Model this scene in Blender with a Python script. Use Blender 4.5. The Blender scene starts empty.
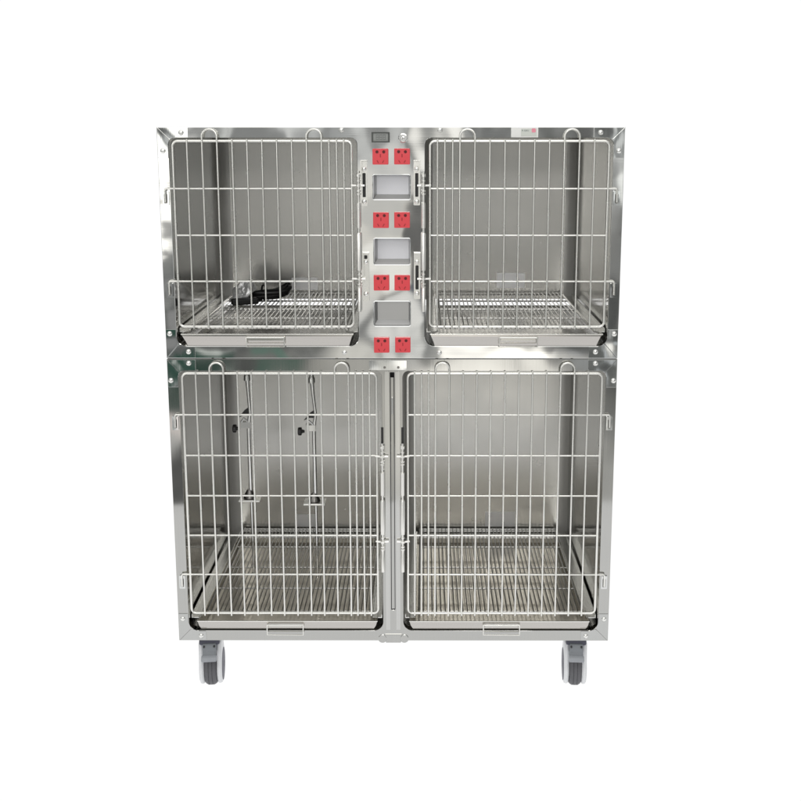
import bpy, bmesh, math, random
from mathutils import Vector, Matrix
random.seed(4)
PI = math.pi
scene = bpy.context.scene
C = scene.collection
Z0 = 0.170                       # cage underside above the floor

# ------------------------------------------------------------------ materials
def new_mat(name):
    m = bpy.data.materials.new(name); m.use_nodes = True
    nt = m.node_tree
    return m, nt, nt.nodes['Principled BSDF']

def plain(name, col, rough=0.5, metal=0.0, var=0.06, scale=40.0, bump=0.0, **kw):
    m, nt, b = new_mat(name)
    tc = nt.nodes.new('ShaderNodeTexCoord')
    n = nt.nodes.new('ShaderNodeTexNoise'); n.inputs['Scale'].default_value = scale; n.inputs['Detail'].default_value = 4
    nt.links.new(tc.outputs['Object'], n.inputs['Vector'])
    mix = nt.nodes.new('ShaderNodeMix'); mix.data_type = 'RGBA'
    mix.inputs[6].default_value = (*[c * (1 - var) for c in col], 1)
    mix.inputs[7].default_value = (*[min(1, c * (1 + var)) for c in col], 1)
    nt.links.new(n.outputs['Fac'], mix.inputs[0])
    nt.links.new(mix.outputs[2], b.inputs['Base Color'])
    b.inputs['Metallic'].default_value = metal
    mr = nt.nodes.new('ShaderNodeMapRange')
    mr.inputs['To Min'].default_value = max(0.02, rough * 0.85); mr.inputs['To Max'].default_value = min(1, rough * 1.15)
    nt.links.new(n.outputs['Fac'], mr.inputs['Value']); nt.links.new(mr.outputs[0], b.inputs['Roughness'])
    if bump:
        bp = nt.nodes.new('ShaderNodeBump'); bp.inputs['Strength'].default_value = bump; bp.inputs['Distance'].default_value = 0.002
        nt.links.new(n.outputs['Fac'], bp.inputs['Height']); nt.links.new(bp.outputs[0], b.inputs['Normal'])
    for k, v in kw.items():
        b.inputs[k].default_value = v
    return m

def steel(name, col, rough, wave_h=0.0, wave_s=5.0, brush=0.0, axis=2, seed=0.0, spread=0.25, smudge=0.0):
    """sheet steel: slow waviness (oil-canning), fine brushing along one axis, smudgy gloss"""
    m, nt, b = new_mat(name)
    L = nt.links.new
    tc = nt.nodes.new('ShaderNodeTexCoord')
    mp = nt.nodes.new('ShaderNodeMapping'); mp.inputs['Location'].default_value = (seed, seed * .7, seed * 1.3)
    L(tc.outputs['Object'], mp.inputs['Vector'])
    w = nt.nodes.new('ShaderNodeTexNoise'); w.inputs['Scale'].default_value = wave_s; w.inputs['Detail'].default_value = 0.4
    L(mp.outputs[0], w.inputs['Vector'])
    mb = nt.nodes.new('ShaderNodeMapping'); s = [260, 260, 260]; s[axis] = 3.0
    mb.inputs['Scale'].default_value = s
    L(tc.outputs['Object'], mb.inputs['Vector'])
    br = nt.nodes.new('ShaderNodeTexNoise'); br.inputs['Scale'].default_value = 1.0; br.inputs['Detail'].default_value = 3
    L(mb.outputs[0], br.inputs['Vector'])
    sm = nt.nodes.new('ShaderNodeTexNoise'); sm.inputs['Scale'].default_value = 9; sm.inputs['Detail'].default_value = 6
    L(mp.outputs[0], sm.inputs['Vector'])
    bp = nt.nodes.new('ShaderNodeBump'); bp.inputs['Strength'].default_value = 1.0; bp.inputs['Distance'].default_value = wave_h
    L(w.outputs['Fac'], bp.inputs['Height'])
    last = bp
    if brush:
        b2 = nt.nodes.new('ShaderNodeBump'); b2.inputs['Strength'].default_value = brush; b2.inputs['Distance'].default_value = 0.0004
        L(br.outputs['Fac'], b2.inputs['Height']); L(bp.outputs[0], b2.inputs['Normal']); last = b2
    L(last.outputs[0], b.inputs['Normal'])
    add = nt.nodes.new('ShaderNodeMath'); add.operation = 'MULTIPLY_ADD'
    add.inputs[1].default_value = rough * spread * 2; add.inputs[2].default_value = rough * (1 - spread)
    L(sm.outputs['Fac'], add.inputs[0]); L(add.outputs[0], b.inputs['Roughness'])
    mix = nt.nodes.new('ShaderNodeMix'); mix.data_type = 'RGBA'
    k = 0.06 + smudge
    mix.inputs[6].default_value = (*[c * (1 - k) for c in col], 1); mix.inputs[7].default_value = (*[min(1, c * (1 + k)) for c in col], 1)
    mx = nt.nodes.new('ShaderNodeMath'); mx.operation = 'MULTIPLY_ADD'; mx.inputs[1].default_value = .5
    hx = nt.nodes.new('ShaderNodeMath'); hx.operation = 'MULTIPLY'; hx.inputs[1].default_value = .5
    L(br.outputs['Fac'], hx.inputs[0]); L(sm.outputs['Fac'], mx.inputs[0]); L(hx.outputs[0], mx.inputs[2])
    L(mx.outputs[0], mix.inputs[0]); L(mix.outputs[2], b.inputs['Base Color'])
    b.inputs['Metallic'].default_value = 1.0
    return m

M = {}
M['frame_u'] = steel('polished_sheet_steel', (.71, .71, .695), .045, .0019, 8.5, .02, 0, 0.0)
M['frame_l'] = steel('polished_sheet_steel_dimmed', (.47, .47, .455), .06, .0016, 7.0, .03, 2, 3.1)  # darker copy of the frame steel, reflected white floor toned down in colour
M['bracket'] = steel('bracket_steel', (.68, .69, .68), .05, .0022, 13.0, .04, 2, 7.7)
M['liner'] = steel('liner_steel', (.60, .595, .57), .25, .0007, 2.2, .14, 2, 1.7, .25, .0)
M['liner_bend'] = steel('liner_bend_lightened_steel', (.70, .695, .67), .45, .0007, 2.2, .1, 2, 1.7, .2, .0)  # lightened bends: the bright corner reflection is put into the colour
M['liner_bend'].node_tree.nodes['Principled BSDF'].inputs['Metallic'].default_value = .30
M['liner_side'] = steel('liner_side_darkened_steel', (.49, .485, .47), .11, .0007, 2.2, .08, 2, 1.7, .25, .0)  # darkened sides: the shade on the side walls is put into the colour
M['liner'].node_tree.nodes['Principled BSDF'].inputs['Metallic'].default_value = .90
M['shell'] = steel('shell_steel', (.6, .6, .59), .25, .0015, 3.0, .15, 2, 5.0)
M['tray'] = steel('tray_steel', (.60, .59, .56), .17, .0015, 5.0, .08, 0, 2.2)
M['tray_front'] = steel('tray_front_steel', (.53, .51, .485), .16, .0012, 6.0, .06, 0, 6.2)
M['post'] = steel('post_steel', (.56, .56, .545), .10, .0014, 5.0, .05, 2, 12.4)
M['bracket_l'] = steel('bracket_steel_dimmed', (.50, .505, .495), .09, .0016, 11.0, .04, 2, 2.7)  # darker bracket copy for the bottom corners, floor reflection toned down in colour
M['tray_lower'] = steel('tray_lower_steel', (.66, .62, .54), .18, .0015, 5.0, .10, 1, 9.1, .2, .04)
M['tray_lower'].node_tree.nodes['Principled BSDF'].inputs['Metallic'].default_value = .5
M['ledge'] = steel('ledge_steel', (.74, .74, .72), .2, .001, 5.0, .08, 1, 8.2)
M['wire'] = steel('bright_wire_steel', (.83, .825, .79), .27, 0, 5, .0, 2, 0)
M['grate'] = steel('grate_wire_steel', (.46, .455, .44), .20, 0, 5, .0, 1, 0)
M['chrome'] = steel('chrome_steel', (.78, .78, .77), .12, 0, 5, .0, 2, 0)
M['rivet'] = steel('rivet_steel', (.80, .80, .78), .22, 0, 5, 0, 2, 0)
M['dark'] = plain('dark_gap', (.02, .02, .02), .6)
M['red'] = plain('red_socket_plastic', (.70, .058, .072), .32, 0, .05, 60)
M['redhole'] = plain('socket_hole_dark', (.10, .010, .012), .7)
M['redslit'] = plain('socket_slit_dark', (.34, .025, .03), .7)
M['bezel'] = plain('display_bezel_plastic', (.055, .06, .055), .4)
M['lcd'] = plain('lcd_screen', (.27, .28, .27), .25)
M['digit'] = plain('lcd_segment', (.12, .125, .12), .4)
M['paper'] = plain('white_sticker_paper', (.80, .80, .78), .6, 0, .03)
M['ink'] = plain('grey_print_ink', (.22, .25, .24), .6)
M['palegrey'] = plain('pale_grey_print', (.62, .64, .60), .6)
M['pink'] = plain('pink_print_ink', (.80, .28, .36), .6)
M['card'] = plain('frosted_window_card', (.78, .78, .82), .35, 0, .08, 14)
M['backpaper'] = plain('label_on_steel', (.86, .86, .87), .42, .7, .05, 20)
M['pocket'] = steel('pocket_steel', (.50, .50, .50), .3, .001, 8, .1, 0, 4)
M['caster_grey'] = plain('caster_grey_plastic', (.20, .215, .235), .45, 0, .08, 50)
M['caster_lip'] = plain('caster_lip_plastic', (.29, .305, .33), .4, 0, .08, 50)
M['caster_dark'] = plain('caster_dark_plastic', (.07, .07, .10), .5, 0, .1, 50)
M['caster_white'] = plain('caster_white_plastic', (.72, .73, .75), .42, 0, .06, 30)
M['tread'] = plain('caster_tread_rubber', (.105, .105, .115), .6, 0, .15, 60, .3)
M['black'] = plain('black_cord_rubber', (.010, .010, .011), .45, 0, .2, 80)
M['knobblack'] = plain('black_knob_plastic', (.012, .012, .012), .35)
M['darksteel'] = steel('dark_bracket_steel', (.26, .25, .24), .3, .001, 8, .1, 0, 4)
M['hook'] = steel('hook_steel', (.34, .335, .32), .3, 0, 8, 0, 0, 4)
m, nt, b = new_mat('clear_plastic_bag')
b.inputs['Base Color'].default_value = (.95, .95, .95, 1); b.inputs['Roughness'].default_value = .36; b.inputs['Metallic'].default_value = .55
b.inputs['Alpha'].default_value = 1.0; b.inputs['Emission Strength'].default_value = 0
_n = nt.nodes.new('ShaderNodeTexNoise'); _n.inputs['Scale'].default_value = 45; _n.inputs['Detail'].default_value = 3
_t = nt.nodes.new('ShaderNodeTexCoord'); nt.links.new(_t.outputs['Object'], _n.inputs['Vector'])
_b = nt.nodes.new('ShaderNodeBump'); _b.inputs['Strength'].default_value = .8; _b.inputs['Distance'].default_value = .006
nt.links.new(_n.outputs['Fac'], _b.inputs['Height']); nt.links.new(_b.outputs[0], b.inputs['Normal'])
M['bag'] = m
m, nt, b = new_mat('glowing_white_sweep')
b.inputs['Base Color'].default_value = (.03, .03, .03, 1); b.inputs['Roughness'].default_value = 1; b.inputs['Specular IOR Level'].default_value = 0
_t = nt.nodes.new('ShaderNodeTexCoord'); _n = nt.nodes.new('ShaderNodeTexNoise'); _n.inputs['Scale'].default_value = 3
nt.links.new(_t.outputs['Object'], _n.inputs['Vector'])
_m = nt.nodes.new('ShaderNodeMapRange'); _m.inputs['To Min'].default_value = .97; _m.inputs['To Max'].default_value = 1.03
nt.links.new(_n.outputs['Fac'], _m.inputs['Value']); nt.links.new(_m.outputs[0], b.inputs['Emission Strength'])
b.inputs['Emission Color'].default_value = (1, 1, 1, 1)  # the sweep emits its own white, so no shadow shows on it
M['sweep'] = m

# ------------------------------------------------------------------ mesh helpers
def bm_new(): return bmesh.new()

def box(bm, x0, x1, y0, y1, z0, z1):
    vs = [bm.verts.new((x, y, z)) for x in (x0, x1) for y in (y0, y1) for z in (z0, z1)]
    for f in ((0, 1, 3, 2), (4, 6, 7, 5), (0, 4, 5, 1), (2, 3, 7, 6), (0, 2, 6, 4), (1, 5, 7, 3)):
        bm.faces.new([vs[i] for i in f])

def tube(bm, pts, r, seg=8, closed=False, caps=True):
    pts = [Vector(p) for p in pts]; n = len(pts)
    rings = []
    up = None
    for i, p in enumerate(pts):
        if closed: t = (pts[(i + 1) % n] - pts[i - 1])
        elif i == 0: t = pts[1] - pts[0]
        elif i == n - 1: t = pts[-1] - pts[-2]
        else: t = (pts[i + 1] - p).normalized() + (p - pts[i - 1]).normalized()
        t.normalize()
        if up is None:
            up = Vector((0, 1, 0)) if abs(t.y) < .8 else Vector((0, 0, 1))
        a = (up - t * up.dot(t)).normalized(); up = a
        c = t.cross(a)
        rr = r[i] if isinstance(r, (list, tuple)) else r
        rings.append([bm.verts.new(p + (a * math.cos(k * 2 * PI / seg) + c * math.sin(k * 2 * PI / seg)) * rr) for k in range(seg)])
    m_ = n if closed else n - 1
    for i in range(m_):
        A, B = rings[i], rings[(i + 1) % n]
        for k in range(seg):
            bm.faces.new((A[k], A[(k + 1) % seg], B[(k + 1) % seg], B[k]))
    if not closed and caps:
        bm.faces.new(rings[0][::-1]); bm.faces.new(rings[-1])

def rrect(x0, x1, z0, z1, rt, rb=None, n=6):
    """rounded rectangle outline in XZ, counter-clockwise; rt top radius, rb bottom radius"""
    rb = rt if rb is None else rb
    out = []
    for cx, cz, a0, r in ((x1 - rb, z0 + rb, -90, rb), (x1 - rt, z1 - rt, 0, rt), (x0 + rt, z1 - rt, 90, rt), (x0 + rb, z0 + rb, 180, rb)):
        if r <= 1e-6: out.append((cx, cz)); continue
        for i in range(n + 1):
            a = math.radians(a0 + 90 * i / n)
            out.append((cx + r * math.cos(a), cz + r * math.sin(a)))
    return out

def plate(bm, outer, holes, y, depth, back=False):
    """flat sheet with holes facing -Y, edges turned back by depth"""
    es = []
    for loop in [outer] + holes:
        vs = [bm.verts.new((x, y, z)) for x, z in loop]
        for i in range(len(vs)): es.append(bm.edges.new((vs[i], vs[(i + 1) % len(vs)])))
    r = bmesh.ops.triangle_fill(bm, edges=es, use_beauty=True, use_dissolve=False, normal=(0, -1, 0))
    fs = [g for g in r['geom'] if isinstance(g, bmesh.types.BMFace)]
    for f in fs:
        if f.normal.y > 0: f.normal_flip()
    bd = [e for e in es if e.is_valid]
    ex = bmesh.ops.extrude_edge_only(bm, edges=bd)
    nv = [g for g in ex['geom'] if isinstance(g, bmesh.types.BMVert)]
    bmesh.ops.translate(bm, verts=nv, vec=(0, depth, 0))

def lathe(bm, prof, axis='Z', seg=24, origin=(0, 0, 0)):
    o = Vector(origin); rings = []
    for r, h in prof:
        ring = []
        for k in range(seg):
            a = 2 * PI * k / seg
            c, s = r * math.cos(a), r * math.sin(a)
            v = {'Z': (c, s, h), 'X': (h, c, s), 'Y': (c, h, s)}[axis]
            ring.append(bm.verts.new(o + Vector(v)))
        rings.append(ring)
    for A, B in zip(rings, rings[1:]):
        for k in range(seg): bm.faces.new((A[k], A[(k + 1) % seg], B[(k + 1) % seg], B[k]))
    bm.faces.new(rings[0][::-1]); bm.faces.new(rings[-1])

def prism(bm, poly, axis, a0, a1):
    """polygon extruded along an axis; poly = pairs in the other two axes"""
    def mk(p, a):
        return {'X': (a, p[0], p[1]), 'Y': (p[0], a, p[1]), 'Z': (p[0], p[1], a)}[axis]
    A = [bm.verts.new(mk(p, a0)) for p in poly]; B = [bm.verts.new(mk(p, a1)) for p in poly]
    n = len(poly)
    for i in range(n): bm.faces.new((A[i], A[(i + 1) % n], B[(i + 1) % n], B[i]))
    bm.faces.new(A[::-1]); bm.faces.new(B)

def link(name, bm, mat, parent=None, loc=(0, 0, 0), smooth=False, bevel=0, label=None, recalc=True, angle=40):
    if recalc: bmesh.ops.recalc_face_normals(bm, faces=bm.faces[:])
    me = bpy.data.meshes.new(name); bm.to_mesh(me); bm.free()
    me.materials.append(mat)
    if smooth:
        for p in me.polygons: p.use_smooth = True
        try: me.set_sharp_from_angle(angle=math.radians(angle))
        except Exception: pass
    o = bpy.data.objects.new(name, me); C.objects.link(o)
    o.location = loc; o.parent = parent
    if bevel:
        md = o.modifiers.new('edge', 'BEVEL'); md.width = bevel; md.segments = 2; md.limit_method = 'ANGLE'; md.angle_limit = math.radians(35)
    if label: o['label'] = label
    return o

def again(o, parent, loc=None, rot=None, scale=None):
    """a copy of a part and of its sub-parts under another parent"""
    c = o.copy(); C.objects.link(c); c.parent = parent
    if loc is not None: c.location = loc
    if rot is not None: c.rotation_euler = rot
    if scale is not None: c.scale = scale
    for ch in o.children:
        d = ch.copy(); C.objects.link(d); d.parent = c
    return c

def thing(name, label, cat, loc=(0, 0, 0), group=None):
    o = bpy.data.objects.new(name, None); C.objects.link(o); o.location = loc
    o.empty_display_size = .1
    o['label'] = label; o['category'] = cat
    if group: o['group'] = group
    return o

# ------------------------------------------------------------------ setting: white seamless sweep that glows by itself
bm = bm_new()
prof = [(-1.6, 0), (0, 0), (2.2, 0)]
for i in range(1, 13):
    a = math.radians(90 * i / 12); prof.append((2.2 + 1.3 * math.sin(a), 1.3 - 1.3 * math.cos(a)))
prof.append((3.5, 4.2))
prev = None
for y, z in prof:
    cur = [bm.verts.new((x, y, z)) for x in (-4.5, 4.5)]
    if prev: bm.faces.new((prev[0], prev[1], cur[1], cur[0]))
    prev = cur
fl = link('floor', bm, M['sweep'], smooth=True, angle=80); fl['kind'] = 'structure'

# ------------------------------------------------------------------ the cage bank
cage = thing('animal_cage', 'stainless steel four compartment animal cage cabinet with wire doors, red sockets and grey casters', 'cage', (0, 0, 0))
H, W, D = 1.437, .61, .70
XI = .580                        # opening half width
UO = (.855, 1.408)               # upper openings
LO = (.031, .786)                # lower openings
CU, CL = .089, .0285             # half width of the centre column above, of the post below
R = Vector((0, 0, Z0))

# pockets in the column
pockets = [(-.0472, .0497, 1.2488, 1.3127), (-.0460, .0495, 1.0767, 1.1460), (-.0472, .0492, .9103, .9770)]

bm = bm_new()
holes = [rrect(-XI, -CU, UO[0], UO[1], .016, .026), rrect(CU, XI, UO[0], UO[1], .016, .026)]
holes += [rrect(a, b_, c, d, .004, .004, 3) for a, b_, c, d in pockets]
plate(bm, rrect(-W, W, .8205, H, .0, .0), holes, 0, .020)
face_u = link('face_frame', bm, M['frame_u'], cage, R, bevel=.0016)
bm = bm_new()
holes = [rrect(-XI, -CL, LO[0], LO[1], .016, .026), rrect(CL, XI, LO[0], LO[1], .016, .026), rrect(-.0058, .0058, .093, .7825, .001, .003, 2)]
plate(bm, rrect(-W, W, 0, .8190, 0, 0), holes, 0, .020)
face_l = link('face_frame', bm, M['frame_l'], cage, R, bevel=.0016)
bm = bm_new(); box(bm, -.0043, .0043, .0012, .005, .096, .768)
link('slot_strip', bm, M['frame_l'], face_l, bevel=.0006)
bm = bm_new(); box(bm, -.0105, .0105, .0215, .024, .09, .79)
link('slot_backing', bm, M['dark'], face_l)
bm = bm_new(); tube(bm, [(0, .0002, .665), (0, .0002, .712)], .0022, 8)
link('slot_pin', bm, M['rivet'], face_l, smooth=True)

for s in (-1, 1):                                       # raised strips added on the post to catch vertical highlight bands
    a, b_ = sorted((s * .0085, s * .0205))
    bm = bm_new(); plate(bm, rrect(a, b_, .034, .785, .001, .001, 2), [], -.0026, .004)
    link('post_strip', bm, M['post'], face_l, bevel=.0022)
# post cap plate and bottom lugs
bm = bm_new(); plate(bm, rrect(-.062, .040, .789, .816, .002, .002, 2), [], -.0016, .004)
pc = link('post_plate', bm, M['bracket'], cage, R, bevel=.0005)
for sx in (-.020, .017):
    bm = bm_new(); lathe(bm, [(.0036, 0), (.0036, .002)], 'Y', 14, (sx, -.0026, .7965))
    link('screw', bm, M['darksteel'], pc, smooth=True)
bm = bm_new(); plate(bm, [(-.021, -.006), (.021, -.006), (.024, .004), (.020, .010), (.024, .016), (.024, .020), (-.024, .020), (-.024, .016), (-.020, .010), (-.024, .004)], [], -.0018, .006)
pf = link('post_foot', bm, M['frame_l'], cage, R, bevel=.0006)
for sx in (-.031, .031):
    bm = bm_new(); lathe(bm, [(.0125, .006), (.0125, .0008), (.0112, -.0006), (.004, -.0008)], 'Y', 24, (sx, -.002, .006))
    link('lug', bm, M['frame_l'], pf, smooth=True)

# corner brackets with dome rivets
def dome(bm, x, z, r=.0064, y=-.0016):
    lathe(bm, [(r * 1.12, .001), (r * 1.1, -.0006), (r * .94, -.0020), (r * .66, -.0034), (r * .3, -.0041), (.0004, -.0043)], 'Y', 16, (x, y, z))

def bracket(xo, zo, xi, zi, sx, sz, lx, lz, rv, r=.016, mat='bracket'):
    """L of two mitred legs: outer corner (xo,zo), inner opening corner (xi,zi), legs lx along the rail and lz along the stile"""
    bm = bm_new(); e = .0016; g = .0007
    xa, za = xo - sx * e, zo - sz * e                 # outer
    xb, zb = xi + sx * e, zi + sz * e                 # inner (towards the outside of the opening)
    xe, ze = xo - sx * lx, zo - sz * lz
    c = .42 * r
    # rail leg, stile leg, split on the diagonal
    leg1 = [(xa - sx * g, za), (xe, za), (xe, zb), (xi - sx * r, zb), (xi - sx * r * .32, zi + sz * .0016 - sz * r * .30 + sz * .001), (xb - sx * .0035 - sx * g, zb - sz * .0035)]
    leg2 = [(xa, za - sz * g), (xa, ze), (xb, ze), (xb, zi - sz * r), (xi + sx * .0016 - sx * r * .30 + sx * .001, zi - sz * r * .32), (xb - sx * .0035, zb - sz * .0035 - sz * g)]
    for leg in (leg1, leg2): plate(bm, leg, [], -.0016, .003)
    o = link('corner_bracket', bm, M[mat], cage, R, bevel=.0005)
    for x, z in rv:
        b2 = bm_new(); dome(b2, x, z); link('rivet', b2, M['rivet'], o, smooth=True, angle=70)
for s in (-1, 1):
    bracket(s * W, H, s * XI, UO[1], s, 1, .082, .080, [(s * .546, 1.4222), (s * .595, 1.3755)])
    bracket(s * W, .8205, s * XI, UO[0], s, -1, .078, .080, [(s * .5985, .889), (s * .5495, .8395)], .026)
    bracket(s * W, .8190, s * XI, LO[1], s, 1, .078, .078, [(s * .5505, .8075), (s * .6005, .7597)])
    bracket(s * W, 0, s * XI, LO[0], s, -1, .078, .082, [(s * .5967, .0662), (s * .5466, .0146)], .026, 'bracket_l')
    for z in (1.4287, .8370):
        bm = bm_new(); dome(bm, s * .1282, z, .0062, 0); link('rivet', bm, M['rivet'], cage, R, smooth=True, angle=70)

# outer shell: sides, top, decks
for s in (-1, 1):
    bm = bm_new(); box(bm, s * (W - .0015), s * (W - .003), .003, D, .001, H - .001)
    link('side_panel', bm, M['shell'], cage, R)
bm = bm_new(); box(bm, -W + .004, W - .004, .003, D - .001, H - .003, H - .0015)
link('top_panel', bm, M['shell'], cage, R)
bm = bm_new(); box(bm, -W + .004, W - .004, .022, D - .001, .792, .852); link('middle_deck', bm, M['shell'], cage, R)
bm = bm_new(); box(bm, -W + .004, W - .004, .022, D - .001, .002, .030); link('bottom_deck', bm, M['shell'], cage, R)

# liners: one folded sheet per compartment with rounded rear corners, and a ceiling
def liner(x0, x1, zb, zt, zrear, n=10, r=.034):
    bm = bm_new(); y1 = D - .003
    pr = [(x0, .021)] + [(x0, .021 + (y1 - r - .03 - .021) * k / 6) for k in range(1, 7)]
    for i in range(n + 1):
        a = math.radians(180 - 90 * i / n); pr.append((x0 + r + r * math.cos(a), y1 - r + r * math.sin(a)))
    for i in range(n + 1):
        a = math.radians(90 - 90 * i / n); pr.append((x1 - r + r * math.cos(a), y1 - r + r * math.sin(a)))
    pr += [(x1, .021 + (y1 - r - .03 - .021) * k / 6) for k in range(6, 0, -1)] + [(x1, .021)]
    bot = [bm.verts.new((x, y, zrear if y > y1 - r - .001 else zb)) for x, y in pr]
    top = [bm.verts.new((x, y, zt)) for x, y in pr]
    for i in range(len(pr) - 1): bm.faces.new((bot[i], bot[i + 1], top[i + 1], top[i]))
    bm.faces.new([bm.verts.new(v.co) for v in top])
    return bm
def liner_tones(o):                                    # side walls glossier and darker, bends lighter: shade and reflection in colour
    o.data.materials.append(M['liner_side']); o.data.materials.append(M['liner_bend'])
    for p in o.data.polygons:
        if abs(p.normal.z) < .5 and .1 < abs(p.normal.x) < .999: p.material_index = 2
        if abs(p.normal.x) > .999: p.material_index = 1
for s in (-1, 1):
    a, b_ = sorted((s * (XI + .0025), s * (CU - .0025)))
    liner_tones(link('compartment_liner', liner(a, b_, .853, UO[1] + .008, .8745), M['liner'], cage, R, smooth=True, angle=30, recalc=False))
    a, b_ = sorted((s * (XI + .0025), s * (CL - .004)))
    liner_tones(link('compartment_liner', liner(a, b_, .0305, LO[1] + .005, .0305), M['liner'], cage, R, smooth=True, angle=30, recalc=False))

# slide ledges, grates and trays
def ledges(x0, x1, z):
    for xa, xb, q in ((x0, x0 + .030, 1), (x1 - .030, x1, -1)):
        bm = bm_new(); xe = xb if q > 0 else xa; xo_ = (xa if q > 0 else xb) + q * .001         # folded sheet: flat with a raised lip
        prism(bm, [(xo_, z - .010), (xe + q * .002, z - .010), (xe + q * .002, z - .0005), (xe - q * .0015, z - .0005), (xe - q * .0015, z - .007), (xo_ + q * .003, z - .007), (xo_ + q * .003, z + .001), (xo_, z + .001)], 'Y', .024, D - .045)
        link('slide_ledge', bm, M['ledge'], cage, R, bevel=.0006)

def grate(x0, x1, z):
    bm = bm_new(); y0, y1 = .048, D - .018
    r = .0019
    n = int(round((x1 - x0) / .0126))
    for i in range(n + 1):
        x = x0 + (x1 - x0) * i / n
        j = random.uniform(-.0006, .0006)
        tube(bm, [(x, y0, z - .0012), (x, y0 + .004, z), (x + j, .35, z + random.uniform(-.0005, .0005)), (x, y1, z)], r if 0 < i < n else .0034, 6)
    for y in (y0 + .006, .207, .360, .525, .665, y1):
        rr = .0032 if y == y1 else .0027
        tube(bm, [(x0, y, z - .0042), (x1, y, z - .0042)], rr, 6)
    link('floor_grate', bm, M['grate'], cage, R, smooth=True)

def tray(xt0, xt1, xb0, xb1, zt, zb, zr, hx, hz0, hz1, mat='tray'):
    bm = bm_new(); yf, yb = -.003, .640
    T = [bm.verts.new(p) for p in ((xt0, yf, zt), (xt1, yf, zt), (xt1, yb, zr), (xt0, yb, zr))]
    B = [bm.verts.new(p) for p in ((xb0, yf + .006, zb), (xb1, yf + .006, zb), (xb1, yb - .010, zb), (xb0, yb - .010, zb))]
    k = .50 if mat == 'tray_lower' else .16                                             # the front turns under in two facets
    m0 = bm.verts.new((xt0 + (xb0 - xt0) * .35, yf + .0004, zt + (zb - zt) * k)); m1 = bm.verts.new((xt1 + (xb1 - xt1) * .35, yf + .0004, zt + (zb - zt) * k))
    bm.faces.new((T[0], T[1], m1, m0)); bm.faces.new((m0, m1, B[1], B[0]))
    bm.faces.new((T[1], T[2], B[2], B[1], m1)); bm.faces.new((T[2], T[3], B[3], B[2])); bm.faces.new((T[3], T[0], m0, B[0], B[3]))
    bm.faces.new(B)
    o = link('tray', bm, M[mat], cage, R)
    o.data.materials.append(M['tray_front'])
    for k in (0, 1): o.data.polygons[k].material_index = 1
    md = o.modifiers.new('sheet', 'SOLIDIFY'); md.thickness = .0012
    bm = bm_new(); tube(bm, [v for v in ((xt0, yb, zr), (xt0, yf, zt), (xt1, yf, zt), (xt1, yb, zr))], .0018, 8)
    link('rim', bm, M['wire'], o, smooth=True)
    bm = bm_new()
    pts = [(hx - .051, yf - .001, hz1), (hx - .051, yf - .007, hz1), (hx - .051, yf - .008, hz0), (hx + .051, yf - .008, hz0), (hx + .051, yf - .007, hz1), (hx + .051, yf - .001, hz1)]
    tube(bm, pts, .0019, 8)
    tube(bm, [(hx - .051, yf - .006, hz1), (hx + .051, yf - .006, hz1)], .0021, 8)
    link('handle', bm, M['wire'], o, smooth=True)
    bm = bm_new(); box(bm, hx - .047, hx + .047, yf - .0022, yf - .0005, hz1 - .010, hz1 - .003)
    link('handle_clip', bm, M['tray'], o, bevel=.0006)
for s in (-1, 1):
    a, b_ = sorted((s * XI, s * (CU + .002)))
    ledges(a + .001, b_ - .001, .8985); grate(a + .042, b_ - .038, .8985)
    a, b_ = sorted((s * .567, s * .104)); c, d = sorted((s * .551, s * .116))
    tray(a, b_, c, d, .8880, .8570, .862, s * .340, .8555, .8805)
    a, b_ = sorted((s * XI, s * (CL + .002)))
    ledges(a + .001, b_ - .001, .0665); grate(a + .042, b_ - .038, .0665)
    a, b_ = sorted((s * .5545, s * .0460)); c, d = sorted((s * .546, s * .056))
    tray(a, b_, c, d, .0600, .0345, .046, s * .306, .0225, .0525, 'tray_lower')

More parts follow.
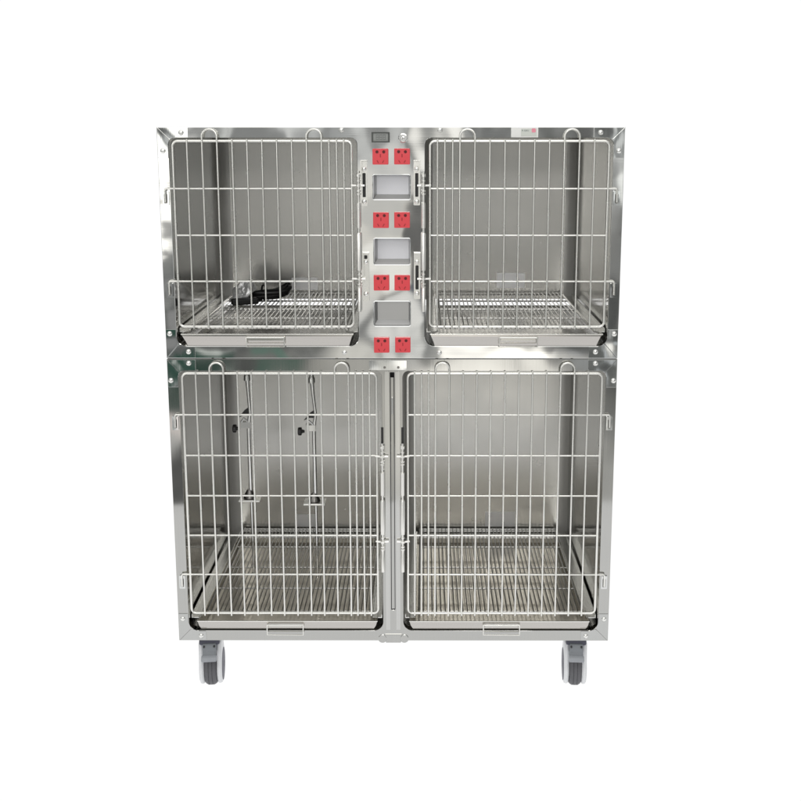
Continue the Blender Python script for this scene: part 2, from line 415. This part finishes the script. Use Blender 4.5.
# wire doors
def door(s, xo, xl, z0, z1, n, nh, hinges, latch_x, lz):
    """s: side of the hinges; xo hinge edge, xl latch edge"""
    bm = bm_new(); y = -.0075
    a, b_ = sorted((xo, xl))
    tube(bm, [(x, y, z) for x, z in rrect(a, b_, z0, z1, .013)], .0036, 10, closed=True)
    st = (xl - xo) / n
    loops = {2: 3, n - 3: n - 2}
    bars = [i for i in range(1, n)] + [n - .5, n - 1.5]
    used = set()
    yv = y - .0042
    for i in bars:
        if i in loops:
            xa, xb = xo + st * i, xo + st * loops[i]
            xc, rr = (xa + xb) / 2, abs(xb - xa) / 2
            arc = [(xc - math.copysign(rr, xb - xa) * math.cos(t), yv, z1 + .0125 + rr * .95 * math.sin(t)) for t in [PI * k / 10 for k in range(11)]]
            tube(bm, [(xa, yv, z0 - .006)] + arc + [(xb, yv, z0 - .006)], .0027, 8)
            used.update((i, loops[i]))
        elif i in used: pass
        else:
            x = xo + st * i + (random.uniform(-.0006, .0006))
            thin = .0025
            tube(bm, [(x, yv, z0 - .0058), (x + random.uniform(-.0005, .0005), yv, (z0 + z1) / 2), (x, yv, z1 + .0052)], thin, 8)
    for k in range(1, nh):
        z = z1 - (z1 - z0) * k / nh
        if k in hinges:
            xe = xo + s * .0245
            tube(bm, [(xl, y, z), (xe - s * .004, y, z), (xe - s * .001, y, z - .0012), (xe, y, z - .0045), (xe, y, z - .036)], .0028, 8)
        else:
            tube(bm, [(xl, y, z), (xo, y, z)], .0026, 8)
    o = link('wire_door', bm, M['wire'], cage, R, smooth=True, angle=50)
    for k in hinges:                                   # hinge sockets on the stile: folded plate with a slot
        z = z1 - (z1 - z0) * k / nh; xe = xo + s * .0245
        hb = bm_new()
        plate(hb, rrect(xe - .0085, xe + .0085, z - .0445, z - .006, .002), [rrect(xe - .0044, xe + .0044, z - .039, z - .014, .002, .002, 3)], -.0045, .005)
        ho = link('hinge_socket', hb, M['bracket'], cage, R, bevel=.0005)
        hb = bm_new(); box(hb, xe - .006, xe + .006, -.0011, -.0003, z - .041, z - .012)
        link('slot', hb, M['darksteel'], ho)
    # latch rod riding on the door's free edge
    zc1, zc2 = lz
    lb = bm_new(); x = latch_x; yl = -.0135
    tube(lb, [(x, yl, zc1 + .037), (x, yl, zc2 - .088)], .0027, 10)
    lathe(lb, [(.0028, -.034), (.0054, -.033), (.0054, .033 - .0), (.0028, .034)], 'Z', 12, (x, yl, (zc1 + zc2) / 2 + .033 + .012))
    lathe(lb, [(.0028, -.05), (.0066, -.048), (.0066, .040), (.0046, .044)], 'Z', 12, (x, yl, zc2 + .078))
    lathe(lb, [(.0030, -.038), (.0050, -.037), (.0050, .028), (.003, .030)], 'Z', 12, (x, yl, zc2 - .051))
    for zc in (zc1, zc2):
        for dz, rr, hh in ((.026, .0062, .005), (.012, .0048, .0025), (0, .0066, .004), (-.014, .0062, .0026), (-.022, .0062, .0026)):
            lathe(lb, [(rr * .7, -hh), (rr, -hh * .7), (rr, hh * .7), (rr * .7, hh)], 'Z', 12, (x, yl, zc + dz))
        d = .019
        tube(lb, [(x + s * d, yl + .004, zc), (x, yl, zc), (x - s * d * .85, yl + .001, zc)], .0031, 8)
    link('latch_rod', lb, M['chrome2'], o, smooth=True, angle=50)
    return o
M['chrome2'] = steel('latch_rod_steel', (.90, .89, .86), .32, 0, 5, 0, 2, 0)
for s in (-1, 1):
    door(s, s * .5680, s * .1025, .9102, 1.4003, 12, 4, (1, 3), s * .0850, (1.286, 1.040))
    door(s, s * .5685, s * .0425, .0877, .7812, 14, 6, (1, 5), s * .0277, (.549, .302))

# keepers (slotted latch brackets) on the column and the post
def keeper(x, z0, z1, s, mat, sl, scr):
    bm = bm_new(); w = .0085
    plate(bm, rrect(x - w, x + w, z0, z1, .002), [rrect(x - .0042, x + .0042, sl[0], sl[1], .002, .002, 3)], -.0040, .005)
    bx_ = x + s * (w - .001)
    box(bm, bx_ - .0018, bx_ + .0018, -.014, -.0035, z0 + .052, z1)
    box(bm, x - w, x + w, -.0135, -.0035, z1 - .0022, z1 + .0002)
    o = link('latch_keeper', bm, mat, cage, R, bevel=.0004)
    b2 = bm_new(); box(b2, x - .006, x + .006, -.0012, -.0004, sl[0] - .003, sl[1] + .003); link('slot', b2, M['dark'], o)
    for z in scr:
        b2 = bm_new(); dome(b2, x, z, .0060, -.004); link('screw', b2, M['rivet'], o, smooth=True, angle=70)
keeper(-.0705, 1.232, 1.351, -1, M['wire'], (1.255, 1.318), (1.3285, 1.2440))
keeper(-.0680, .979, 1.109, -1, M['wire'], (1.092, 1.102), (1.0835, .9985))
keeper(.0675, 1.234, 1.351, 1, M['wire'], (1.256, 1.318), (1.3290, 1.2440))
keeper(.0680, .984, 1.109, 1, M['wire'], (1.010, 1.075), (1.0850, 1.0000))
for s in (-1, 1):
    bm = bm_new(); plate(bm, rrect(s * .0277 - .0034, s * .0277 + .0034, .582, .628, .001), [], -.0012, .003)
    link('latch_slot', bm, M['dark'], cage, R)

# power sockets
def socket():
    bm = bm_new(); prism(bm, rrect(-.0207, .0207, -.0207, .0207, .0022, .0022, 3), 'Y', -.0085, .001)
    o = link('power_socket', bm, M['red'], cage, (0, 0, 0), bevel=.0012)
    bm = bm_new()
    for x, z, a, w, h in ((-.0088, .0122, 0, .0036, .0032), (.0088, .0122, 0, .0036, .0032)):
        lathe(bm, [(.0040, -.0003), (.0040, .0006)], 'Y', 14, (x, -.0089, z))
    o2 = link('round_hole', bm, M['redhole'], o)
    bm = bm_new()
    for x, z, a, w, h in ((0, .0022, 0, .0013, .0042), (-.0070, -.0130, -30, .0011, .0037), (.0070, -.0130, 30, .0011, .0037)):
        ca, sa = math.cos(math.radians(-a)), math.sin(math.radians(-a))
        prism(bm, [(x + u * ca - v * sa, z + u * sa + v * ca) for u, v in ((-w, -h), (w, -h), (w, h), (-w, h))], 'Y', -.0090, -.0080)
    link('slit', bm, M['redslit'], o)
    return o
proto = socket(); first = True
for z in (1.3605, 1.1950, 1.0285, .8590):
    for x in (-.0272, .0290):
        loc = (x, 0, z + Z0)
        if first: proto.location = loc; first = False
        else: again(proto, cage, (x + random.uniform(-.0005, .0005), random.uniform(0, .0008), z + Z0 + random.uniform(-.0005, .0005)), (random.uniform(-.012, .012), random.uniform(-.010, .010), random.uniform(-.012, .012)))

# recessed pocket windows
for i, (a, b_, c, d) in enumerate(pockets):
    bm = bm_new(); y0, y1 = .0195, .030
    A = [(a + .0003, c + .0003), (b_ - .0003, c + .0003), (b_ - .0003, d - .0003), (a + .0003, d - .0003)]
    B = [(a + .008, c + .012), (b_ - .004, c + .012), (b_ - .004, d - .003), (a + .008, d - .003)]
    va = [bm.verts.new((x, .0195, z)) for x, z in A]; vb = [bm.verts.new((x, y1, z)) for x, z in B]
    for k in range(4): bm.faces.new((va[k], va[(k + 1) % 4], vb[(k + 1) % 4], vb[k]))
    p = link('recess', bm, M['pocket'], cage, R)
    bm = bm_new(); box(bm, B[0][0] - .001, B[1][0] + .001, y1 + .0002, y1 + .002, B[0][1] - .001, B[2][1] + .001)
    link('window_card', bm, M['card'] if i < 2 else M['pocket'], p)
    bm = bm_new(); tube(bm, [(x, -.0006, z) for x, z in rrect(a - .001, b_ + .001, c - .001, d + .001, .005, .005, 4)], .0013, 6, closed=True)
    link('trim', bm, M['bracket'], p, smooth=True)

# small display and lock
bm = bm_new(); plate(bm, rrect(-.0502, -.0028, 1.3968, 1.4236, .0018), [rrect(-.0462, -.0068, 1.4002, 1.4204, .001)], -.005, .0055)
dsp = link('display', bm, M['bezel'], cage, R, bevel=.0008)
bm = bm_new(); box(bm, -.0470, -.0060, -.0026, -.001, 1.3995, 1.4210); link('screen', bm, M['lcd'], dsp)
bm = bm_new()
def seg7(bm, x, z, w, h, on):
    t = .0011; q = {'a': (x, x + w, z + h - t, z + h), 'g': (x, x + w, z + h / 2 - t / 2, z + h / 2 + t / 2), 'd': (x, x + w, z, z + t),
                    'f': (x, x + t, z + h / 2, z + h), 'b': (x + w - t, x + w, z + h / 2, z + h), 'e': (x, x + t, z, z + h / 2), 'c': (x + w - t, x + w, z, z + h / 2)}
    for k in on:
        u = q[k]; box(bm, u[0] + .0001, u[1] - .0001, -.0030, -.0027, u[2] + .0001, u[3] - .0001)
for i in range(3): seg7(bm, -.0385 + i * .0092, 1.4040, .0066, .0125, 'abcdefg')
link('digits', bm, M['digit'], dsp)
bm = bm_new(); lathe(bm, [(.0125, .001), (.0125, -.003), (.0112, -.0048), (.0090, -.0050), (.0086, -.0036), (.0040, -.0036), (.0036, -.0060), (.0004, -.0064)], 'Y', 28, (.0318, 0, 1.4085))
lk = link('lock_button', bm, M['chrome'], cage, R, smooth=True, angle=30)
bm = bm_new(); box(bm, .0310, .0326, -.0069, -.0062, 1.4055, 1.4115); link('keyhole', bm, M['darksteel'], lk)

# sticker on the top rail
bm = bm_new(); box(bm, .3130, .3835, -.0008, -.0002, 1.4100, 1.4352)
st = link('sticker', bm, M['paper'], cage, R)
bm = bm_new(); box(bm, .3390, .3797, -.0011, -.0007, 1.4128, 1.4320); link('printed_panel', bm, M['palegrey'], st)
def glyph(bm, x, z, w, h, strokes, t=.0009):
    for (x0, z0, x1, z1) in strokes:
        a = Vector((x + x0 * w, z + z0 * h)); b_ = Vector((x + x1 * w, z + z1 * h)); d = (b_ - a); n = Vector((-d.y, d.x)).normalized() * t / 2
        prism(bm, [(a - n)[:], (b_ - n)[:], (b_ + n)[:], (a + n)[:]], 'Y', -.0013, -.0009)
bm = bm_new()
for i, ch in enumerate(([(0, 0, .0, 1), (.0, 1, .8, .5), (0, .5, .8, .5)], [(0, 0, .5, 1), (.5, 1, 1, 0)], [(0, 0, 0, 1), (0, 1, .5, .3), (.5, .3, 1, 1), (1, 1, 1, 0)], [(.5, 0, .5, 1)])):
    glyph(bm, .3415 + i * .0050, 1.4246, .0036, .0048, ch)
link('lettering', bm, M['ink'], st)
bm = bm_new(); prism(bm, rrect(.3665, .3768, 1.4225, 1.4325, .002, .002, 3), 'Y', -.0015, -.0012); link('red_mark', bm, M['pink'], st)

# pale labels left on the rear walls
for a, b_, c, d in ((-.357, -.270, .905, .946), (.330, .424, .912, .962), (-.360, -.292, .0665, .112), (.300, .405, .068, .122)):
    bm = bm_new(); box(bm, a, b_, D - .0045, D - .0036, c, d)
    link('rear_label', bm, M['backpaper'], cage, R)

# U hooks under the lower left ceiling
for x, r in ((-.330, .016), (-.150, .018)):
    bm = bm_new(); y = .52; z = LO[1] + .004
    pts = [(x - r, y, z)] + [(x - r * math.cos(t), y, z - .075 - r * math.sin(t)) for t in [PI * k / 8 for k in range(9)]] + [(x + r, y, z)]
    tube(bm, pts, .0028, 8); link('hook', bm, M['hook'], cage, R, smooth=True)

# casters
def caster(loc, rz, first=None):
    e = bpy.data.objects.new('caster', None); C.objects.link(e); e.parent = cage; e.location = loc; e.rotation_euler = (0, 0, rz); e.empty_display_size = .05
    rw = .0600; zc = -.170 + rw
    # wheel, axis X, centre (0, 0, zc)
    bm = bm_new()
    lathe(bm, [(.030, -.0172), (.052, -.0172), (.0545, -.0162), (.0572, -.013), (rw, -.008), (rw, -.0062), (rw - .0016, -.0058), (rw - .0016, -.0046), (rw, -.0042), (rw, .0042), (rw - .0016, .0046), (rw - .0016, .0058), (rw, .0062), (rw, .008), (.0572, .013), (.0545, .0162), (.052, .0172), (.030, .0172)], 'X', 40, (0, .022, zc))
    link('wheel', bm, M['tread'], e, smooth=True, angle=45)
    # white side shells hugging the wheel
    for s in (-1, 1):
        bm = bm_new(); poly = []
        for k in range(25):
            a = math.radians(-205 + 230 * k / 24); poly.append((.022 + .0565 * math.cos(a), zc + .0565 * math.sin(a)))
        poly += [(.040, -.022), (-.018, -.022)]
        A = [(p[0], p[1]) for p in poly]
        prism(bm, A, 'X', s * .0180, s * .0325)
        link('fork_cover', bm, M['caster_white'], e, smooth=True, bevel=.0068, angle=30)
        bm = bm_new(); lathe(bm, [(.046, s * .030), (.046, s * .0334), (.010, s * .0345), (.0095, s * .035), (.0008, s * .0352)], 'X', 28, (0, .026, zc - .004))
        link('hub_cap', bm, M['caster_dark'], e, smooth=True, angle=30)
    # crown and swivel plate
    bm = bm_new(); prism(bm, [(-.030, -.026), (-.027, -.012), (-.020, -.006), (.060, -.006), (.068, -.014), (.070, -.030), (.070, -.050), (.060, -.050)], 'X', -.029, .029)
    link('fork_crown', bm, M['caster_dark'], e, bevel=.004)
    bm = bm_new(); box(bm, -.040, .040, -.018, .062, -.006, -.0008); link('swivel_plate', bm, M['darksteel'], e, bevel=.001)
    # brake pedal
    bm = bm_new(); prism(bm, [(-.016, -.019), (-.033, -.021), (-.042, -.040), (-.054, -.051), (-.056, -.058), (-.048, -.060), (-.030, -.052), (-.016, -.050)], 'X', -.0190, .0190)
    pd = link('brake_pedal', bm, M['caster_grey'], e, bevel=.003)
    bm = bm_new(); prism(bm, [(-.050, -.0455), (-.0605, -.051), (-.0635, -.058), (-.0595, -.0640), (-.050, -.0635), (-.045, -.054)], 'X', -.0215, .0215)
    link('pedal_lip', bm, M['caster_lip'], e, bevel=.003)
    for s in (-1, 1):
        bm = bm_new(); lathe(bm, [(.003, -.0330), (.003, -.0365)], 'Y', 10, (s * .0145, -.003, -.027)); link('screw', bm, M['dark'], e)
    return e
for x, y, rz in ((-.533, .052, math.radians(6)), (.526, .052, math.radians(-4)), (-.515, .63, math.radians(160)), (.514, .63, math.radians(200))):
    caster((x, y, Z0), rz)

# ------------------------------------------------------------------ loose things
# telescopic poles standing in the lower left compartment
def pole(x, y, name_label, lean, z_end):
    e = thing('hanging_pole', name_label, 'pole', (x, y, Z0 + z_end), 'chrome poles in the lower left compartment')
    g = lambda z: z - z_end
    bm = bm_new()
    tube(bm, [(lean, 0, g(.790)), (lean, 0, g(.700)), (lean * .7 + .002, 0, g(.655)), (.006, -.002, g(.590)), (.002, 0, g(.565)), (0, 0, g(.50))], [.0050, .0068, .0052, .0050, .0055, .0055], 10)
    link('upper_rod', bm, M['chrome'], e, smooth=True)
    bm = bm_new(); lathe(bm, [(.010, g(.688)), (.010, g(.70)), (.006, g(.712)), (.004, g(.716))], 'Z', 14, (lean, 0, 0)); link('collar', bm, M['rivet'], e, smooth=True)
    bm = bm_new(); tube(bm, [(0, 0, g(.545)), (.001, 0, g(.315))], .0058, 12)
    link('lower_rod', bm, M['chrome'], e, smooth=True)
    bm = bm_new(); tube(bm, [(.002, 0, g(.315)), (.003, 0, g(z_end))], .0040, 10)
    link('foot_rod', bm, M['chrome'], e, smooth=True)
    bm = bm_new(); box(bm, -.022, .007, -.009, .009, g(.540), g(.559)); tube(bm, [(-.021, -.004, g(.558)), (-.013, -.004, g(.571)), (.0, -.004, g(.558))], .0040, 8)
    cl = link('clamp', bm, M['chrome'], e, bevel=.003)
    bm = bm_new(); lathe(bm, [(.004, -.028), (.006, -.036), (.0115, -.037), (.0125, -.039), (.0125, -.046), (.010, -.048)], 'X', 16, (0, 0, g(.5375)))
    link('knob', bm, M['knobblack'], cl, smooth=True, angle=30)
    bm = bm_new(); prism(bm, [(-.012, g(.58)), (-.030, g(.572)), (-.010, g(.596)), (.004, g(.605)), (.004, g(.58))], 'Y', -.003, .003); link('lever', bm, M['knobblack'], cl)
    bm = bm_new(); box(bm, -.034, .032, -.026, .026, g(.311), g(.318)); pl = link('cross_plate', bm, M['wire'], e, bevel=.002)
    bm = bm_new(); lathe(bm, [(.019, g(.319)), (.017, g(.326)), (.011, g(.337)), (.007, g(.344))], 'Z', 18, (-.003, 0, 0)); link('boss', bm, M['darksteel'], pl, smooth=True)
    return e
pole(-.447, .30, 'chrome telescopic pole nearer the left side wall, plate at mid height', .0, .0685)
pole(-.245, .27, 'chrome telescopic pole with black knob near the middle of the lower left compartment', -.004, .0685)

# black cord with a clear plastic bag on the upper left grate
cord = thing('power_cord', 'bundled black power cord with crumpled clear plastic bag on the upper left grate', 'cord', (-.430, .505, Z0 + .9008))
cord.rotation_euler = (0, 0, math.radians(24))
def spline(pts, n=10):
    out = []
    P = [Vector(p) for p in pts]; P = [P[0]] + P + [P[-1]]
    for i in range(1, len(P) - 2):
        for k in range(n):
            t = k / n; a, b_, c, d = P[i - 1:i + 3]
            out.append(.5 * ((2 * b_) + (c - a) * t + (2 * a - 5 * b_ + 4 * c - d) * t * t + (3 * b_ - a - 3 * c + d) * t ** 3))
    out.append(P[-2]); return out
bm = bm_new()
r = .0062
for k in range(7):                                   # loops of the bundle
    oy, oz, e = random.uniform(-.018, .018), .007 + .0065 * (k % 4), random.uniform(-.010, .010)
    ang = random.uniform(-.15, .15)
    loop = []
    for t in range(24):
        a = 2 * PI * t / 24
        lx, ly = (.058 + e * .7) * math.cos(a), .022 * math.sin(a) * (1 + .35 * math.cos(a))
        up = .013 * max(0, math.cos(a)) ** 2 * (1.0 + .5 * (k % 3))
        loop.append((.030 + lx * math.cos(ang) - ly * math.sin(ang), oy + lx * math.sin(ang) + ly, oz + up))
    tube(bm, loop, r, 8, closed=True)
link('cable', bm, M['black'], cord, smooth=True)
bm = bm_new(); tube(bm, spline([(-.010, -.03, .007), (-.040, -.062, .007), (-.075, -.070, .008), (-.098, -.070, .009)]), .0065, 8)
link('cable', bm, M['black'], cord, smooth=True)
bm = bm_new(); box(bm, -.112, -.030, -.085, -.055, .0008, .0205)
link('plug', bm, M['black'], cord, bevel=.005)
bm = bm_new()                                         # cable tie band
tube(bm, [(.010, .030 * math.cos(a), .024 + .024 * math.sin(a)) for a in [2 * PI * k / 16 for k in range(16)]], .0032, 6, closed=True)
link('cable_tie', bm, M['black'], cord, smooth=True)
bm = bm_new(); bmesh.ops.create_icosphere(bm, subdivisions=4, radius=1)
from mathutils import noise
for v in bm.verts:
    p = v.co.copy(); n1 = noise.noise(p * 2.1 + Vector((3, 1, 0))); n2 = noise.noise(p * 5.5)
    q = p * (1 + .22 * n1 + .12 * n2)
    z = max(-.55, q.z)
    v.co = Vector((-.060 + q.x * .036 - .012 * (z < -.2), -.018 + q.y * .034, .0300 + z * .036 + .012 * q.x))
zmin = min(v.co.z for v in bm.verts)
for v in bm.verts: v.co.z += .001 - zmin if v.co.z - zmin > .0 else .001 - zmin
link('plastic_bag', bm, M['bag'], cord, smooth=True, angle=25)

# ------------------------------------------------------------------ studio light
w = bpy.data.worlds.new('World'); scene.world = w; w.use_nodes = True
nt = w.node_tree; L = nt.links.new
bg = nt.nodes['Background']
tc = nt.nodes.new('ShaderNodeTexCoord')
nz = nt.nodes.new('ShaderNodeTexNoise'); nz.inputs['Scale'].default_value = 8.5; nz.inputs['Detail'].default_value = 3
L(tc.outputs['Generated'], nz.inputs['Vector'])
cr = nt.nodes.new('ShaderNodeValToRGB'); cr.color_ramp.interpolation = 'EASE'
els = cr.color_ramp.elements
els[0].position = .36; els[0].color = (.12, .125, .12, 1)
els[1].position = .62; els[1].color = (.86, .87, .86, 1)
L(nz.outputs['Fac'], cr.inputs[0])
cur = cr.outputs['Color']
def spot(az, el, w_in, w_out, col, amt):
    """soft patch painted into the world behind the camera, reflected by the steel: azimuth to the right of -Y, elevation, angular radii in degrees"""
    global cur
    a, e = math.radians(az), math.radians(el)
    d = nt.nodes.new('ShaderNodeVectorMath'); d.operation = 'DOT_PRODUCT'
    d.inputs[1].default_value = (math.sin(a) * math.cos(e), -math.cos(a) * math.cos(e), math.sin(e))
    L(tc.outputs['Generated'], d.inputs[0])
    mr = nt.nodes.new('ShaderNodeMapRange'); mr.interpolation_type = 'SMOOTHSTEP'
    mr.inputs['From Min'].default_value = math.cos(math.radians(w_out)); mr.inputs['From Max'].default_value = math.cos(math.radians(w_in))
    mr.inputs['To Max'].default_value = amt
    L(d.outputs['Value'], mr.inputs['Value'])
    mx = nt.nodes.new('ShaderNodeMix'); mx.data_type = 'RGBA'; mx.inputs[7].default_value = (*col, 1)
    L(mr.outputs[0], mx.inputs[0]); L(cur, mx.inputs[6]); cur = mx.outputs[2]
# upright dark streaks added to the world for the steel to reflect
mpv = nt.nodes.new('ShaderNodeMapping'); mpv.inputs['Scale'].default_value = (24, 24, 4); mpv.inputs['Location'].default_value = (.7, .3, 0)
L(tc.outputs['Generated'], mpv.inputs['Vector'])
nv_ = nt.nodes.new('ShaderNodeTexNoise'); nv_.inputs['Scale'].default_value = 1.0; nv_.inputs['Detail'].default_value = 2
L(mpv.outputs[0], nv_.inputs['Vector'])
mv = nt.nodes.new('ShaderNodeMapRange'); mv.inputs['From Min'].default_value = .51; mv.inputs['From Max'].default_value = .55; mv.inputs['To Max'].default_value = .72
L(nv_.outputs['Fac'], mv.inputs['Value'])
mx_ = nt.nodes.new('ShaderNodeMix'); mx_.data_type = 'RGBA'; mx_.inputs[7].default_value = (.085, .09, .09, 1)
L(mv.outputs[0], mx_.inputs[0]); L(cur, mx_.inputs[6]); cur = mx_.outputs[2]
spot(0, -34, 12, 26, (.66, .65, .62), .7)        # pale floor in front
# light and dark patches added to tone the compartments' rear walls by reflection
spot(-4.2, -5, 1.5, 5.5, (.92, .89, .83), .85)
spot(-10.4, -5, 1.2, 4.0, (.17, .175, .17), .85)
spot(2.8, -5, 1.5, 5, (.62, .61, .57), .75)
spot(8.8, -5.5, .5, 3.2, (.24, .24, .23), .7)
spot(3.5, -15.5, 2.5, 6.5, (2.0, 1.94, 1.82), .94)
spot(-4.4, -15.5, 1.5, 5.0, (.85, .83, .77), .85)
spot(-10.0, -15, 1, 3.2, (.22, .22, .21), .75)
# what the face frame mirrors
spot(-22.7, -1, 9.4, 10.4, (2.0, 1.97, 1.88), 1.0)  # bright patch added on the left to whiten the frame
spot(-14.7, -2.9, .25, .5, (.45, .44, .42), .8)  # small darker patches painted across that bright one
spot(-14.3, -5.6, .4, .6, (.26, .26, .26), .9)
spot(-13.6, -9.4, .8, 1.3, (.34, .34, .34), .85)
spot(-13.0, -12.7, 1.4, 2.1, (.03, .08, .06), .97)  # dark green thing standing left
spot(-12.2, -11.6, .25, .6, (.75, .78, .74), .9)
spot(-8.4, -12.0, .5, 1.2, (.13, .24, .19), .75)
spot(-14, -15.6, .8, 1.3, (1.25, 1.15, 1.1), .9)
spot(-13.8, -18.4, .7, 1.7, (.11, .11, .11), .92)
spot(-5, 0, 1.0, 2.6, (.36, .37, .37), .85)
spot(-3.2, .2, .3, .7, (.16, .16, .16), .6)
spot(1.3, .1, 1.0, 1.9, (1.30, 1.28, 1.22), .95) # pale wall straight behind
spot(-2.3, -4.5, .5, 1.2, (.62, .62, .60), .7)
spot(-1.9, -7, .8, 1.6, (1.15, 1.14, 1.08), .8)
spot(-1.6, -10.2, .7, 1.5, (1.05, 1.04, 1.0), .8)
spot(-.2, -3.6, .45, .7, (.10, .10, .10), .9)    # the photographer: head, shoulders, body
spot(.05, -5.2, .8, 1.2, (.12, .12, .12), .9)
spot(.1, -6.9, .9, 1.3, (.15, .145, .14), .9)
spot(0, -8.8, .8, 1.3, (.13, .14, .17), .85)
spot(-.4, -2.2, .3, .6, (.55, .30, .24), .7)
spot(.2, -11.6, .6, 1.2, (.17, .18, .18), .8)
spot(10.8, -.3, .35, .6, (.03, .06, .05), .95)   # dark patch on the right
spot(8.6, .2, .5, .9, (.17, .17, .17), .85)
spot(10.9, -2.4, .7, 1.4, (1.25, 1.27, 1.24), .85)
spot(11.0, -5.4, .3, .8, (.17, .17, .17), .85)
spot(11.05, -7.8, .6, 1.1, (.10, .10, .10), .9)
spot(11.2, -10.0, .3, .8, (.8, .8, .8), .7)
spot(7.2, -11.6, .7, 1.6, (.17, .17, .17), .85)
spot(9.6, -12.4, .4, .9, (.75, .78, .8), .7)
spot(0, 80, 30, 62, (1.05, 1.04, 1.0), .9)       # lit ceiling
L(cur, bg.inputs['Color']); bg.inputs['Strength'].default_value = 1.0

def area(name, loc, target, sx, sy, power, col=(1, 1, 1)):
    l = bpy.data.lights.new(name, 'AREA'); l.shape = 'RECTANGLE'; l.size = sx; l.size_y = sy; l.energy = power; l.color = col
    o = bpy.data.objects.new(name, l); C.objects.link(o); o.location = loc
    o.rotation_euler = (Vector(target) - Vector(loc)).to_track_quat('-Z', 'Y').to_euler()
    return o
area('softbox_overhead', (0, -1.9, 3.3), (0, .2, .6), 3.0, 1.4, 16)
area('added_fill_front', (.25, -4.6, 2.6), (.1, .4, .1), 1.3, .9, 26, (1, .98, .95))  # unseen fill added in front to brighten the compartments
area('added_key_left', (-2.6, -2.3, 2.5), (0, .2, .8), 1.2, 1.6, 9, (1, .99, .96))  # unseen lamp added at the left for the frame to reflect

# ------------------------------------------------------------------ camera
cam = bpy.data.cameras.new('camera'); co = bpy.data.objects.new('camera', cam); C.objects.link(co)
co.location = (.0869, -2.7159, 1.4122 + Z0)
co.rotation_euler = (PI / 2 - .1769, 0, .0021)
cam.sensor_width = 36; cam.lens = 36 * 1026.77 / 801
cam.shift_x = -.02684; cam.shift_y = -.1005
cam.clip_start = .05; cam.clip_end = 100
scene.camera = co
scene.render.resolution_x = scene.render.resolution_y = 1024
scene.view_settings.view_transform = 'Standard'; scene.view_settings.look = 'None'; scene.view_settings.exposure = 0
scene.cycles.max_bounces = 12; scene.cycles.glossy_bounces = 8
